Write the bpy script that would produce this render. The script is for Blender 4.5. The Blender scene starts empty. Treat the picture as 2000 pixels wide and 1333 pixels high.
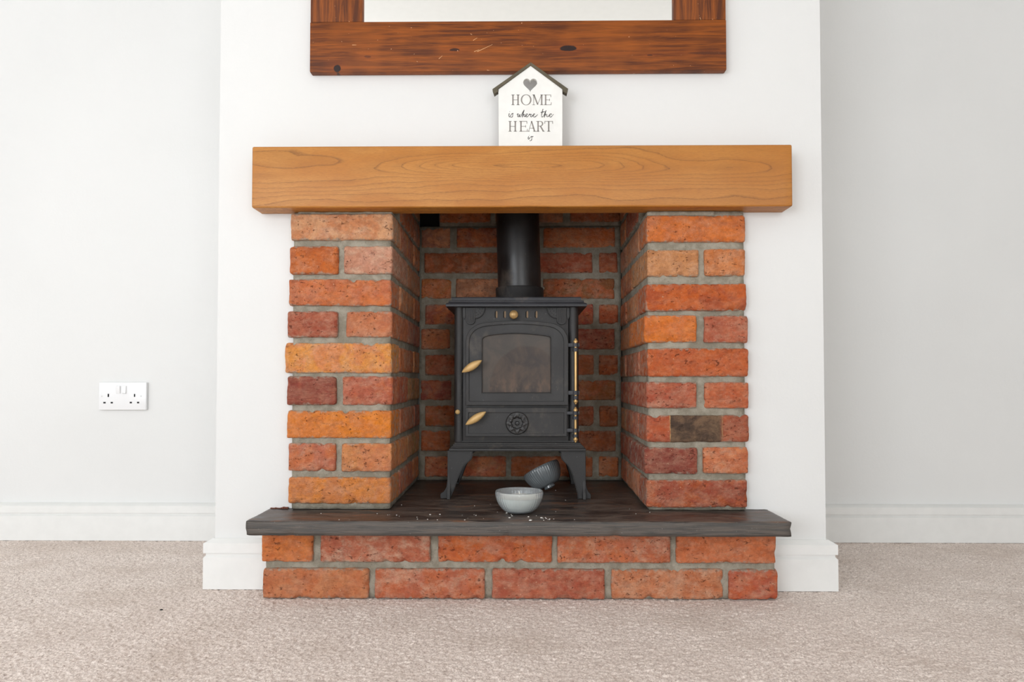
import bpy, bmesh, math, random
import numpy as np
from mathutils import Vector, Matrix, noise, Euler
sc = bpy.context.scene
COL = sc.collection
R = math.radians
# ---------------------------------------------------------------- camera
F = 1400.0; H = 0.4736; TILT = math.atan(0.027); YAW = math.atan(0.0119); SH = 0.01985
cd = bpy.data.cameras.new('camera'); cam = bpy.data.objects.new('camera', cd); COL.objects.link(cam)
cd.lens = F/2000*36; cd.sensor_width = 36; cd.shift_y = SH; cd.clip_start = 0.01
cam.location = (0, 0, H); cam.rotation_euler = (R(90)+TILT, 0, YAW)
sc.camera = cam
RM = cam.rotation_euler.to_matrix()
def P(px, py, D):
    """world point on the wall-parallel plane y=D (measurement helper)"""
    d = RM @ Vector(((px-1000)/F, (666.5-py)/F+2000*SH/F, -1))
    t = D/d.y
    return Vector((d.x*t, D, H+d.z*t))
# ---------------------------------------------------------------- world, light, exposure
w = bpy.data.worlds.new('world'); sc.world = w; w.use_nodes = True
w.node_tree.nodes['Background'].inputs[0].default_value = (.75, .85, 1, 1)
w.node_tree.nodes['Background'].inputs[1].default_value = 1.0
sc.view_settings.view_transform = 'Standard'; sc.view_settings.look = 'None'
sc.view_settings.gamma = 1; sc.view_settings.use_curve_mapping = False
sc.view_settings.exposure = -0.72
def area(name, loc, rot, sx, sy, power, col):
    l = bpy.data.lights.new(name, 'AREA'); l.shape = 'RECTANGLE'; l.size = sx; l.size_y = sy
    l.energy = power; l.color = col
    o = bpy.data.objects.new(name, l); o.location = loc; o.rotation_euler = rot; COL.objects.link(o); return o
# daylight through the left window and through the window behind the camera
area('window_daylight_left', (-3.52, -0.55, 1.1), (0, R(-90), 0), 1.7, 2.6, 50, (.935, .978, 1.0))
area("window_daylight_rear", (-2.05, -2.32, 1.05), (R(90), 0, 0), 1.9, 1.7, 125, (.935, .978, 1.02))
area('fill_light_rear_right', (1.0, -2.32, 1.05), (R(90), 0, 0), 1.7, 1.7, 72, (.96, .98, .99))  # added fill lamp, lifts the right recess and left jamb

# ---------------------------------------------------------------- node helpers
def lin(c):
    return tuple(((x/255)/12.92 if x/255 <= .04045 else ((x/255+.055)/1.055)**2.4) for x in c[:3])
def C4(c): return (*lin(c), 1)
class V:
    def __init__(s, nt, sock): s.nt = nt; s.s = sock
    def _m(s, op, *a, clamp=False):
        n = s.nt.nodes.new('ShaderNodeMath'); n.operation = op; n.use_clamp = clamp
        for i, x in enumerate((s,)+a):
            if isinstance(x, V): s.nt.links.new(x.s, n.inputs[i])
            else: n.inputs[i].default_value = x
        return V(s.nt, n.outputs[0])
    def __add__(s, o): return s._m('ADD', o)
    def __sub__(s, o): return s._m('SUBTRACT', o)
    def __mul__(s, o): return s._m('MULTIPLY', o)
    def __truediv__(s, o): return s._m('DIVIDE', o)
    def sat(s): return s._m('ADD', 0.0, clamp=True)
class Mat:
    def __init__(s, name, rough=.6, metal=0, spec=.5):
        s.m = bpy.data.materials.new(name); s.m.use_nodes = True; s.nt = s.m.node_tree
        s.b = s.nt.nodes['Principled BSDF']
        s.b.inputs['Roughness'].default_value = rough; s.b.inputs['Metallic'].default_value = metal
        s.b.inputs['Specular IOR Level'].default_value = spec
        s.tc = s.nt.nodes.new('ShaderNodeTexCoord')
    def put(s, inp, v):
        if isinstance(v, V): v = v.s
        if hasattr(v, 'is_linked'): s.nt.links.new(v, inp)
        else: inp.default_value = v
    def map(s, vec=None, scale=(1, 1, 1), loc=(0, 0, 0)):
        n = s.nt.nodes.new('ShaderNodeMapping'); n.inputs['Scale'].default_value = scale
        s.put(n.inputs['Location'], loc)
        s.nt.links.new(vec or s.tc.outputs['Object'], n.inputs['Vector']); return n.outputs[0]
    def noise(s, vec, scale, detail=4, rough=.55, dist=0, col=False):
        n = s.nt.nodes.new('ShaderNodeTexNoise'); s.nt.links.new(vec, n.inputs['Vector'])
        n.inputs['Scale'].default_value = scale; n.inputs['Detail'].default_value = detail
        n.inputs['Roughness'].default_value = rough; n.inputs['Distortion'].default_value = dist
        return n.outputs['Color'] if col else V(s.nt, n.outputs['Fac'])
    def voro(s, vec, scale, out='Distance'):
        n = s.nt.nodes.new('ShaderNodeTexVoronoi'); s.nt.links.new(vec, n.inputs['Vector'])
        n.inputs['Scale'].default_value = scale; return V(s.nt, n.outputs[out])
    def ss(s, v, a, b, lo=0., hi=1.):
        n = s.nt.nodes.new('ShaderNodeMapRange'); n.interpolation_type = 'SMOOTHSTEP'
        s.put(n.inputs['Value'], v)
        n.inputs['From Min'].default_value = a; n.inputs['From Max'].default_value = b
        n.inputs['To Min'].default_value = lo; n.inputs['To Max'].default_value = hi
        return V(s.nt, n.outputs['Result'])
    def mix(s, f, a, b, mode='MIX'):
        n = s.nt.nodes.new('ShaderNodeMix'); n.data_type = 'RGBA'; n.blend_type = mode
        s.put(n.inputs['Factor'], f); s.put(n.inputs[6], a); s.put(n.inputs[7], b)
        return n.outputs[2]
    def sep(s, vec):
        n = s.nt.nodes.new('ShaderNodeSeparateXYZ'); s.nt.links.new(vec, n.inputs[0])
        return [V(s.nt, o) for o in n.outputs]
    def comb(s, x, y, z):
        n = s.nt.nodes.new('ShaderNodeCombineXYZ')
        for i, v in enumerate((x, y, z)): s.put(n.inputs[i], v)
        return n.outputs[0]
    def color(s, v): s.put(s.b.inputs['Base Color'], v)
    def rough(s, v): s.put(s.b.inputs['Roughness'], v)
    def bump(s, v, strength=.5, dist=.001):
        n = s.nt.nodes.new('ShaderNodeBump'); s.put(n.inputs['Height'], v)
        n.inputs['Strength'].default_value = strength; n.inputs['Distance'].default_value = dist
        s.nt.links.new(n.outputs[0], s.b.inputs['Normal'])
    def gauss(s, x, z, x0, z0, a, b):
        dx = (x-x0)/a; dz = (z-z0)/b
        e = (dx*dx+dz*dz)*-1.0
        return V(s.nt, e._m('EXPONENT').s)

def m_plain(name, rgb, rough=.5, metal=0, var=.06, bs=0, bscale=200, spec=.5):
    m = Mat(name, rough, metal, spec)
    n = m.noise(m.tc.outputs['Object'], 25, 3)
    m.color(m.mix(m.ss(n, .3, .7), C4([c*(1-var) for c in rgb]), C4([min(255, c*(1+var)) for c in rgb])))
    if bs: m.bump(m.noise(m.tc.outputs['Object'], bscale, 3), bs, .001)
    return m.m
def m_paint(name, rgb):
    m = Mat(name, .75, spec=.3)
    g = m.nt.nodes.new('ShaderNodeNewGeometry').outputs['Position']
    n = m.noise(g, 1.7, 3)
    m.color(m.mix(m.ss(n, .35, .65), C4(rgb), C4([c-3 for c in rgb])))
    b = m.noise(m.map(g, (1, 1, .6)), 14, 5, .6)*.6 + m.noise(g, 160, 3)*.12
    m.bump(b, .35, .004)
    return m.m
def m_brick():
    m = Mat('old_clay_brick', .9, spec=.2)
    oi = m.nt.nodes.new('ShaderNodeObjectInfo')
    def attr(nm):
        a = m.nt.nodes.new('ShaderNodeAttribute'); a.attribute_type = 'OBJECT'; a.attribute_name = nm; return a
    tint = attr('tint').outputs['Color']; dust = V(m.nt, attr('dust').outputs['Fac']); burn = V(m.nt, attr('burn').outputs['Fac'])
    lines = V(m.nt, attr('creases').outputs['Fac'])
    rnd = V(m.nt, oi.outputs['Random'])*37.0
    vec = m.map(None, (1, 1, 1), m.comb(rnd, rnd*1.7, rnd*.6))
    gx, gy, gz = m.sep(m.tc.outputs['Generated'])
    big = m.noise(vec, 19, 4, .65, .8)
    base = m.mix(m.ss(big, .40, .58), oi.outputs['Color'], tint)
    med = m.noise(m.map(vec, (1, 1, 1.7)), 48, 5, .65)
    base = m.mix(m.ss(med, .35, .7, 0, .42), base, m.mix(.5, base, C4((255, 205, 165)), 'SCREEN') if False else m.mix(.35, base, C4((235, 180, 140))))
    base = m.mix(m.ss(m.noise(vec, 33, 5, .7), .52, .66, 0, .40), base, m.mix(.55, base, C4((105, 45, 32))))
    # crumbly pale dust (lime) patches
    d = m.ss(m.noise(m.map(vec, (1, 1, 1.5), (4, 2, 9)), 26, 8, .74), .42, .68)
    base = m.mix((d*(dust*.85+.10)).sat(), base, C4((224, 186, 158)))
    mot = m.noise(m.map(vec, (1, 1, 1.2), (1, 7, 3)), 75, 5, .7)
    base = m.mix(m.ss(mot, .40, .62, .0, .48), base, m.mix(.5, base, C4((120, 62, 44))))
    # flecks
    fl = m.ss(m.noise(vec, 210, 3, .7), .67, .72, 0, .7)
    base = m.mix(fl, base, C4((240, 205, 170)))
    # pits
    pit = m.ss(m.noise(m.map(vec, (1, 1, 1.5)), 100, 4, .7), .345, .395, 1, 0)
    pitm = (pit*m.ss(m.noise(vec, 22, 3), .42, .56)).sat()
    base = m.mix(pitm*.65, base, C4((100, 48, 32)))
    # mortar smear on arrises
    ez = ((gz-.5)._m('ABSOLUTE')*2.0); ex = ((gx-.5)._m('ABSOLUTE')*2.0)
    sm = m.noise(vec, 70, 5, .7)
    edge = m.ss(ez + (sm-.5)*.9, .84, 1.02, 0, .8) + m.ss(ex + (sm-.5)*.22, .975, 1.01, 0, .55)
    base = m.mix(edge.sat(), base, C4((176, 162, 145)))
    # burnt band on one brick
    gxx = gx+(sm-.5)*.02
    bx = m.ss(gxx, .225, .24)*m.ss(gxx, .70, .76, 1, .15)
    bcol = m.mix(m.ss(big+(med-.5)*.5, .35, .65), C4((84, 68, 58)), C4((128, 102, 80)))
    base = m.mix((bx*burn).sat(), base, bcol)
    cl = (m.ss((gxx-.232)._m('ABSOLUTE'), .001, .008, .8, 0)+m.ss((gxx-.735)._m('ABSOLUTE'), .001, .007, .45, 0))*burn*m.ss(mot, .3, .6)
    base = m.mix(cl.sat(), base, C4((205, 170, 115)))
    m.color(base)
    crease = m.noise(m.map(vec, (.25, .25, 2.2)), 60, 4, .6)*lines
    h = m.noise(m.map(vec, (1, 1, 1.6), (2, 9, 4)), 45, 8, .75)*1.5 + m.noise(vec, 90, 6, .70)*.9 + m.noise(vec, 330, 3, .6)*.4 - pitm*1.0 + crease*1.6 + big*.6 + mot*.5
    m.bump(h, 1.0, .0042)
    return m.m
def m_mortar(name='lime_mortar', rgb=(152, 145, 130)):
    m = Mat(name, .95, spec=.15)
    g = m.tc.outputs['Object']
    n = m.noise(g, 35, 5, .65)
    c = m.mix(m.ss(n, .35, .65), C4([x-14 for x in rgb]), C4([x+14 for x in rgb]))
    c = m.mix(m.ss(m.noise(g, 400, 2), .62, .7, 0, .5), c, C4((95, 88, 76)))
    m.color(c); m.bump(m.noise(g, 120, 6, .7)+m.noise(g, 500, 2)*.4, .8, .003)
    return m.m
def m_oak():
    m = Mat('oak', .42, spec=.4)
    x, y, z = m.sep(m.tc.outputs['Object'])
    wob = (m.noise(m.map(None, (1, 1, 3)), 5, 3, .5)-.5)
    zz = z + wob*.016 + (m.noise(m.map(None, (3, 1, 8)), 8, 4, .6)-.5)*.005
    xx = x + (m.noise(m.map(None, (1, 1, 6), (3, 3, 3)), 6, 3)-.5)*.05
    h = m.noise(m.map(None, (1, 1, 3), (7, 1, 2)), 2.6, 2)*1.0 + m.gauss(xx, zz, .16, .022, .16, .030)*1.3 + m.gauss(xx, zz, .47, .010, .17, .030)*.9 \
        + m.gauss(xx, zz, -.08, .022, .20, .022)*1.5 + m.gauss(xx, zz, -.50, -.004, .30, .032)*.7 + zz*9.0
    h = h - m.ss(y, -.03, .05, 0, .6)
    t = (h*4.2)._m('FRACT')
    line = m.ss(t, .0, .16, 1, 0)*m.ss(t, -.001, .02)
    broken = m.noise(m.map(None, (10, 10, 60)), 14, 3, .6)
    line = line*m.ss(broken, .32, .55, .35, 1.0)
    late = m.ss(t, .5, 1.0, 0, .28)
    streak = m.noise(m.map(None, (2.5, 2.5, 60)), 12, 5, .6)
    fine = m.noise(m.map(None, (9, 9, 190)), 12, 3, .6)
    c = m.mix(m.ss(m.noise(m.map(None, (1, 1, 4)), 6, 2), .35, .65), C4((190, 130, 60)), C4((180, 116, 46)))
    c = m.mix(m.ss(x, -.3, .62, 0, .5), c, C4((172, 108, 38)))
    c = m.mix(m.ss(streak, .45, .7, 0, .45), c, C4((158, 102, 48)))
    c = m.mix((line*.85+late*.6).sat(), c, C4((120, 76, 34)))
    c = m.mix(m.ss(fine, .50, .62, 0, .5), c, C4((150, 92, 38)))
    m.color(c)
    m.bump(fine*.6-line*.5+streak*.3, .25, .0008)
    return m.m
def m_pine(name, axis, knots=(), flecks=True):
    m = Mat(name, .5, spec=.25)
    x, y, z = m.sep(m.tc.outputs['Object'])
    a = (1.2, 1.2, 22) if axis == 'x' else (22, 1.2, 1.2)
    b = (4, 4, 190) if axis == 'x' else (190, 4, 4)
    st = m.noise(m.map(None, a), 5, 5, .62, .5)
    fi = m.noise(m.map(None, b), 5, 4, .6)
    c = m.mix(m.ss(st, .34, .66), C4((86, 42, 16)), C4((148, 78, 22)))
    c = m.mix(m.ss(fi, .42, .66, 0, .55), c, C4((70, 34, 14)))
    c = m.mix(m.ss(m.noise(m.tc.outputs['Object'], 7, 2), .45, .62, 0, .35), c, C4((160, 86, 26)))
    for (kx, kz, ka, kb, s_) in knots:
        wob = (m.noise(m.tc.outputs['Object'], 60, 3)-.5)
        gk = m.gauss(x+wob*.006, z+wob*.004, kx, kz, ka, kb)
        halo = m.gauss(x, z, kx, kz, ka*2.2, kb*1.9)
        c = m.mix(halo*.35, c, C4((150, 74, 26)))
        c = m.mix(m.ss(gk, .40, .55, 0, s_), c, C4((40, 24, 20)))
    if flecks:
        f = m.noise(m.map(None, (1, 1, 1.6)), 150, 2, .5)
        c = m.mix(m.ss(f, .735, .76), c, C4((226, 176, 130)))
    m.color(c); m.bump(fi*.7+st*.4, .35, .0012)
    return m.m
def m_slate():
    m = Mat('dark_slate', .42, spec=.45)
    o = m.tc.outputs['Object']
    st = m.noise(m.map(None, (1.5, 5, 30)), 7, 6, .65, .8)
    c = m.mix(m.ss(st, .36, .64), C4((52, 46, 44)), C4((98, 86, 78)))
    ru = m.ss(m.noise(m.map(None, (1.2, 5, 3), (5, 1, 0)), 8, 5, .62, .6), .55, .68)
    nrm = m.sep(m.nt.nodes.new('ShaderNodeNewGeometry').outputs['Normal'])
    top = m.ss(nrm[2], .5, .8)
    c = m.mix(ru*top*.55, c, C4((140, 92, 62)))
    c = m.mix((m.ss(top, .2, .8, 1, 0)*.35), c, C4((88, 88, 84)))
    sp = m.ss(m.noise(o, 260, 2), .73, .76, 0, .5)
    c = m.mix(sp, c, C4((170, 165, 158)))
    m.color(c)
    m.rough(m.ss(st, .3, .7, .30, .55))
    m.bump(m.noise(m.map(None, (2, 6, 40)), 9, 6, .65)+m.noise(o, 60, 4)*.4, .6, .003)
    return m.m
def m_iron(name='black_cast_iron', rgb=(31, 30, 30), rough=.5):
    m = Mat(name, rough, spec=.5)
    o = m.tc.outputs['Object']
    n = m.noise(o, 14, 4, .6)
    c = m.mix(m.ss(n, .38, .68), C4(rgb), C4([x+11 for x in rgb]))
    c = m.mix(m.ss(m.noise(m.map(None, (1, 1, .7), (3, 1, 5)), 9, 5, .7), .56, .70, 0, .30), c, C4((112, 100, 88)))
    c = m.mix(m.ss(m.noise(o, 260, 2), .73, .76, 0, .35), c, C4((150, 145, 140)))
    m.color(c); m.rough(m.ss(n, .3, .7, rough-.05, rough+.12))
    m.bump(m.noise(o, 420, 3, .6), .35, .0006)
    return m.m
def m_sootglass():
    m = Mat('smoked_glass', .3, spec=.3)
    o = m.tc.outputs['Object']
    n = m.noise(o, 16, 5, .62, .8)
    c = m.mix(m.ss(n, .32, .68), C4((50, 43, 40)), C4((82, 69, 60)))
    x, y, z = m.sep(o)
    low = m.ss(z, -.075, .0, 1, 0)*m.ss(m.noise(m.map(None, (2, 1, 1)), 30, 5, .65), .45, .65)
    c = m.mix(low*.5, c, C4((112, 90, 74)))
    sweep = m.ss(m.gauss(x, z, .025, -.075, .095, .12) + (n-.5)*.12, .36, .40, 1, 0)  # pale band at left and top, painted in the shape of a reflection
    c = m.mix(sweep*.35, c, C4((88, 84, 78)))
    m.color(c); m.rough(m.ss(n, .3, .7, .3, .5))
    return m.m
def m_carpet():
    m = Mat('wool_carpet', 1.0, spec=.05)
    g = m.nt.nodes.new('ShaderNodeNewGeometry').outputs['Position']
    a = m.noise(g, 300, 2, .6); b = m.noise(g, 7, 4, .55); d = m.noise(m.map(g, (1, .6, 1)), 130, 3, .6)
    c = m.mix(m.ss(a, .36, .64), C4((194, 175, 165)), C4((254, 241, 231)))
    c = m.mix(m.ss(d, .36, .66, 0, .5), c, C4((250, 236, 226)))
    c = m.mix(m.ss(b, .38, .64, 0, .30), c, C4((206, 188, 176)))
    c = m.mix(m.ss(m.noise(m.map(g, (1, 1.6, 1), (2, 3, 0)), 3.1, 3), .5, .66, 0, .25), c, C4((192, 172, 156)))
    m.color(c)
    m.put(m.b.inputs['Sheen Weight'], .15)
    m.bump(m.noise(g, 420, 3, .7)+m.noise(g, 160, 2)*.6, .6, .003)
    return m.m
def m_cloudglass(name, rgb, trans, rough=.25):
    m = Mat(name, rough, spec=.5)
    m.color(C4(rgb)); m.put(m.b.inputs['Transmission Weight'], trans)
    m.put(m.b.inputs['IOR'], 1.4)
    return m.m
MT = dict(
    paint=m_paint('white_wall_paint', (226, 226, 224)), trim=m_plain('white_gloss_paint', (230, 230, 227), .35, var=.008, bs=.1, bscale=40),
    ceil=m_plain('ceiling_paint', (236, 235, 232), .8, var=.005),
    brick=m_brick(), mortar=m_mortar(), matt_black=m_plain('matt_black', (16, 14, 13), .9),
    oak=m_oak(), slate=m_slate(), iron=m_iron(), flue=m_iron('black_flue_enamel', (28, 26, 26), .36),
    iron2=m_iron('blue_black_iron', (40, 41, 46), .45),
    sglass=m_sootglass(), carpet=m_carpet(),
    brass=m_plain('aged_brass', (198, 152, 84), .34, .75, var=.15), brassrod=m_plain('polished_brass', (196, 160, 104), .35, .45, var=.1),
    handle=m_plain('worn_brass_handle', (192, 158, 104), .42, .08, var=.12),
    knob=m_plain('dull_brass_knob', (150, 122, 80), .4, .5, var=.12),
    slider=m_plain('dull_slider', (112, 90, 64), .5, .2),
    mirror=m_plain('mirror_silver', (236, 238, 236), .02, 1.0, var=0),
    plastic=m_plain('white_plastic', (232, 232, 232), .25, var=.004), dark=m_plain('dark_slot', (30, 30, 32), .8),
    screw=m_plain('screw_steel', (190, 190, 188), .3, .8),
    board=m_plain('whitewashed_board', (232, 231, 226), .6, var=.015), roofwood=m_plain('olive_grey_wood', (84, 76, 58), .6, var=.12),
    ink=m_plain('grey_ink', (138, 132, 127), .8), ink2=m_plain('dark_grey_ink', (84, 80, 78), .8),
    wax=m_plain('cream_wax', (248, 245, 230), .5, var=.01), wick=m_plain('white_wick', (240, 238, 230), .9),
    bowlglass=m_cloudglass('frosted_glass', (244, 250, 253), .84, .15),
    greyglass=m_plain('grey_glazed_glass', (112, 117, 119), .12, var=.05, spec=.7),
    crumb=m_plain('white_crumbs', (225, 222, 215), .8),
    scratch=m_plain('bare_wood_scratch', (216, 172, 122), .7),
    debris=m_plain('brown_scrap', (120, 72, 55), .9),
)
# ---------------------------------------------------------------- object helpers
def link(name, me, mat, parent=None, origin=None, smooth=None):
    o = bpy.data.objects.new(name, me); COL.objects.link(o)
    if mat: me.materials.append(mat)
    if origin is not None:
        me.transform(Matrix.Translation(-Vector(origin))); o.location = origin
    if parent:
        o.parent = parent; o.location = Vector(o.location)-world_loc(parent)
    if smooth is not None: smooth_mesh(me, smooth)
    return o
def world_loc(o):
    v = Vector(o.location)
    while o.parent: o = o.parent; v += Vector(o.location)
    return v
def smooth_mesh(me, ang):
    me.polygons.foreach_set('use_smooth', [True]*len(me.polygons))
    if ang < 180: me.set_sharp_from_angle(angle=R(ang))
def thing(name, label, cat, loc):
    o = bpy.data.objects.new(name, None); COL.objects.link(o); o.location = loc; o.empty_display_size = .05
    o['label'] = label; o['category'] = cat; return o
class MB:
    def __init__(s): s.bm = bmesh.new()
    def box(s, x0, x1, y0, y1, z0, z1, bev=0):
        r = bmesh.ops.create_cube(s.bm, size=1)
        for v in r['verts']:
            v.co = Vector((x0+(v.co.x+.5)*(x1-x0), y0+(v.co.y+.5)*(y1-y0), z0+(v.co.z+.5)*(z1-z0)))
        if bev:
            es = list({e for v in r['verts'] for e in v.link_edges})
            bmesh.ops.bevel(s.bm, geom=es, offset=bev, segments=2, affect='EDGES', profile=.6)
        return s
    def poly(s, pts, y0, y1, holes=(), bev=0):
        """outline(s) in (x,z) extruded from y0 (front) to y1"""
        cu = bpy.data.curves.new('c', 'CURVE'); cu.dimensions = '2D'; cu.fill_mode = 'BOTH'
        for ring in (pts, *holes):
            sp = cu.splines.new('POLY'); sp.points.add(len(ring)-1); sp.use_cyclic_u = True
            for i, p in enumerate(ring): sp.points[i].co = (p[0], p[1], 0, 1)
        th = abs(y1-y0)/2; cu.extrude = max(th-bev, 0.00001); cu.bevel_depth = bev; cu.bevel_resolution = 1; cu.offset = -bev
        o = bpy.data.objects.new('c', cu); COL.objects.link(o)
        me = bpy.data.meshes.new_from_object(o)
        me.transform(Matrix.Translation((0, (y0+y1)/2, 0)) @ Matrix.Rotation(R(90), 4, 'X'))
        s.bm.from_mesh(me)
        bpy.data.objects.remove(o); bpy.data.curves.remove(cu); bpy.data.meshes.remove(me)
        return s
    def lathe(s, prof, mat=Matrix(), seg=40, mod=None):
        """profile [(r,z)] round local z"""
        rings = []
        for (r, z) in prof:
            if r < 1e-6: rings.append([s.bm.verts.new(mat @ Vector((0, 0, z)))]); continue
            ring = []
            for k in range(seg):
                a = 2*math.pi*k/seg; rr = r*(mod(a, r, z) if mod else 1)
                ring.append(s.bm.verts.new(mat @ Vector((rr*math.cos(a), rr*math.sin(a), z))))
            rings.append(ring)
        for A, B in zip(rings, rings[1:]):
            for k in range(seg):
                k2 = (k+1) % seg
                if len(A) == 1 and len(B) == 1: continue
                if len(A) == 1: s.bm.faces.new((A[0], B[k], B[k2]))
                elif len(B) == 1: s.bm.faces.new((A[k], A[k2], B[0]))
                else: s.bm.faces.new((A[k], A[k2], B[k2], B[k]))
        return s
    def tube(s, pts, r, seg=8, cyc=False):
        pts = [Vector(p) for p in pts]; n = len(pts); rings = []
        rs = r if isinstance(r, (list, tuple)) else [r]*n
        for i, p in enumerate(pts):
            if cyc: t = pts[(i+1) % n]-pts[i-1]
            else: t = pts[min(i+1, n-1)]-pts[max(i-1, 0)]
            t.normalize(); u = t.cross(Vector((0, 1, 0)))
            if u.length < .1: u = t.cross(Vector((1, 0, 0)))
            u.normalize(); v = t.cross(u)
            rings.append([s.bm.verts.new(p+(u*math.cos(2*math.pi*k/seg)+v*math.sin(2*math.pi*k/seg))*rs[i]) for k in range(seg)])
        for i in range(n if cyc else n-1):
            A, B = rings[i], rings[(i+1) % n]
            for k in range(seg): s.bm.faces.new((A[k], A[(k+1) % seg], B[(k+1) % seg], B[k]))
        if not cyc: s.bm.faces.new(rings[0]); s.bm.faces.new(rings[-1][::-1])
        return s
    def ribbon(s, pts, w, y):
        """flat stroke in the xz plane"""
        L = []; Rr = []
        n = len(pts)
        for i, p in enumerate(pts):
            a = pts[max(i-1, 0)]; b = pts[min(i+1, n-1)]
            t = Vector((b[0]-a[0], b[1]-a[1])); 
            if t.length < 1e-9: t = Vector((1, 0))
            t.normalize(); ww = w[i] if isinstance(w, list) else w
            nx, nz = -t.y*ww/2, t.x*ww/2
            L.append(s.bm.verts.new((p[0]+nx, y, p[1]+nz))); Rr.append(s.bm.verts.new((p[0]-nx, y, p[1]-nz)))
        for i in range(n-1): s.bm.faces.new((L[i], L[i+1], Rr[i+1], Rr[i]))
        return s
    def build(s, name, mat, parent=None, origin=None, smooth=None):
        bmesh.ops.recalc_face_normals(s.bm, faces=s.bm.faces)
        me = bpy.data.meshes.new(name); s.bm.to_mesh(me); s.bm.free()
        return link(name, me, mat, parent, origin, smooth)
def catmull(pts, k=8, cyc=False):
    out = []; n = len(pts)
    rng = range(n) if cyc else range(n-1)
    for i in rng:
        g = (lambda j: pts[j % n]) if cyc else (lambda j: pts[min(max(j, 0), n-1)])
        p0, p1, p2, p3 = g(i-1), g(i), g(i+1), g(i+2)
        for q in range(k):
            t = q/k
            out.append(tuple(.5*((2*b)+(-a+c)*t+(2*a-5*b+4*c-d)*t*t+(-a+3*b-3*c+d)*t**3) for a, b, c, d in zip(p0, p1, p2, p3)))
    if not cyc: out.append(tuple(pts[-1]))
    return out
def sweep(prof, path, name, mat, **k):
    """profile [(offset_out, z)], path [(x,y)] with room side on the left normal; mitred"""
    mb = MB(); n = len(path); rings = []
    for i, p in enumerate(path):
        p = Vector(p)
        def nrm(a, b): d = (Vector(b)-Vector(a)).normalized(); return Vector((-d.y, d.x))
        if i == 0: m = nrm(path[0], path[1]); 
        elif i == n-1: m = nrm(path[-2], path[-1])
        else:
            a, b = nrm(path[i-1], path[i]), nrm(path[i], path[i+1]); m = (a+b)/(1+a.dot(b))
        rings.append([mb.bm.verts.new((p.x+m.x*o, p.y+m.y*o, z)) for o, z in prof])
    for A, B in zip(rings, rings[1:]):
        for k2 in range(len(prof)): mb.bm.faces.new((A[k2], A[(k2+1) % len(prof)], B[(k2+1) % len(prof)], B[k2]))
    mb.bm.faces.new(rings[0]); mb.bm.faces.new(rings[-1][::-1])
    return mb.build(name, mat, **k)
def rough_box(sx, sy, sz, cell, amp, rnd, seed, chips=0, fsc=1.0):
    """worn block centred at origin: rounded arrises, uneven faces, chipped edges"""
    rg = random.Random(seed); h = Vector((sx/2, sy/2, sz/2))
    nx, ny, nz = [max(2, round(d/cell)) for d in (sx, sy, sz)]
    idx = {}; vs = []; fs = []
    def vid(i, j, k):
        if (i, j, k) not in idx: idx[(i, j, k)] = len(vs); vs.append((i, j, k))
        return idx[(i, j, k)]
    for i in range(nx):
        for j in range(ny):
            fs.append((vid(i, j, 0), vid(i, j+1, 0), vid(i+1, j+1, 0), vid(i+1, j, 0)))
            fs.append((vid(i, j, nz), vid(i+1, j, nz), vid(i+1, j+1, nz), vid(i, j+1, nz)))
    for i in range(nx):
        for k in range(nz):
            fs.append((vid(i, 0, k), vid(i+1, 0, k), vid(i+1, 0, k+1), vid(i, 0, k+1)))
            fs.append((vid(i, ny, k), vid(i, ny, k+1), vid(i+1, ny, k+1), vid(i+1, ny, k)))
    for j in range(ny):
        for k in range(nz):
            fs.append((vid(0, j, k), vid(0, j, k+1), vid(0, j+1, k+1), vid(0, j+1, k)))
            fs.append((vid(nx, j, k), vid(nx, j+1, k), vid(nx, j+1, k+1), vid(nx, j, k+1)))
    ch = []
    for c in range(chips):
        s1 = rg.choice((-1, 1)); 
        p = Vector((rg.uniform(-1, 1)*h.x, -h.y, s1*h.z)) if rg.random() < .75 else Vector((rg.choice((-1, 1))*h.x, -h.y, rg.uniform(-1, 1)*h.z))
        ch.append((p, rg.uniform(.005, .013)))
    off = Vector((seed*3.71 % 97, seed*1.93 % 89, seed*7.1 % 83)); out = []
    for (i, j, k) in vs:
        p = Vector((sx*(i/nx-.5), sy*(j/ny-.5), sz*(k/nz-.5)))
        n1 = noise.noise(p*40*fsc+off); n2 = noise.noise(p*110*fsc+off); n3 = noise.noise_vector(p*22*fsc+off)
        r = rnd*(1+.7*n1)
        q = Vector([max(-(h[a]-r), min(h[a]-r, p[a])) for a in range(3)])
        d = p-q
        if d.length > 1e-7: 
            dn = d.normalized(); p = q+dn*r
        else: dn = Vector()
        p = p + dn*(amp*(n1*.9+n2*.7)) + n3*amp*.8
        for c, cr in ch:
            l = (p-c).length
            if l < cr: p = p + (Vector((c.x, 0, 0))*.0 + (-Vector((0, c.y, c.z))).normalized())*(cr-l)*.75
        out.append(p)
    me = bpy.data.meshes.new('brick'); me.from_pydata([tuple(v) for v in out], [], fs)
    smooth_mesh(me, 180)
    return me
# ---------------------------------------------------------------- key depths (y) measured from the photograph
DJ = 1.626; DW = 1.650; DM = 1.590; DS = 1.503; DP = 1.562; DB = 2.110; DR = 2.142; DBB = 2.120
XL, XR, YN, YR, ZC = -3.4, 2.4, -2.2, DR, 2.40
def X(px, D): return P(px, 744, D).x
def Z(py, D, px=1017): return P(px, py, D).z
BL, BR = X(423.5, DW), X(1609.5, DW)          # chimney breast edges
JL, JR = X(574, DW), X(1452, DW)              # opening edges in the breast
ZS = H-.294                                    # hearth top
ZM0, ZM1 = Z(404.5, DM), Z(284, DM)           # mantel bottom and top
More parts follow.
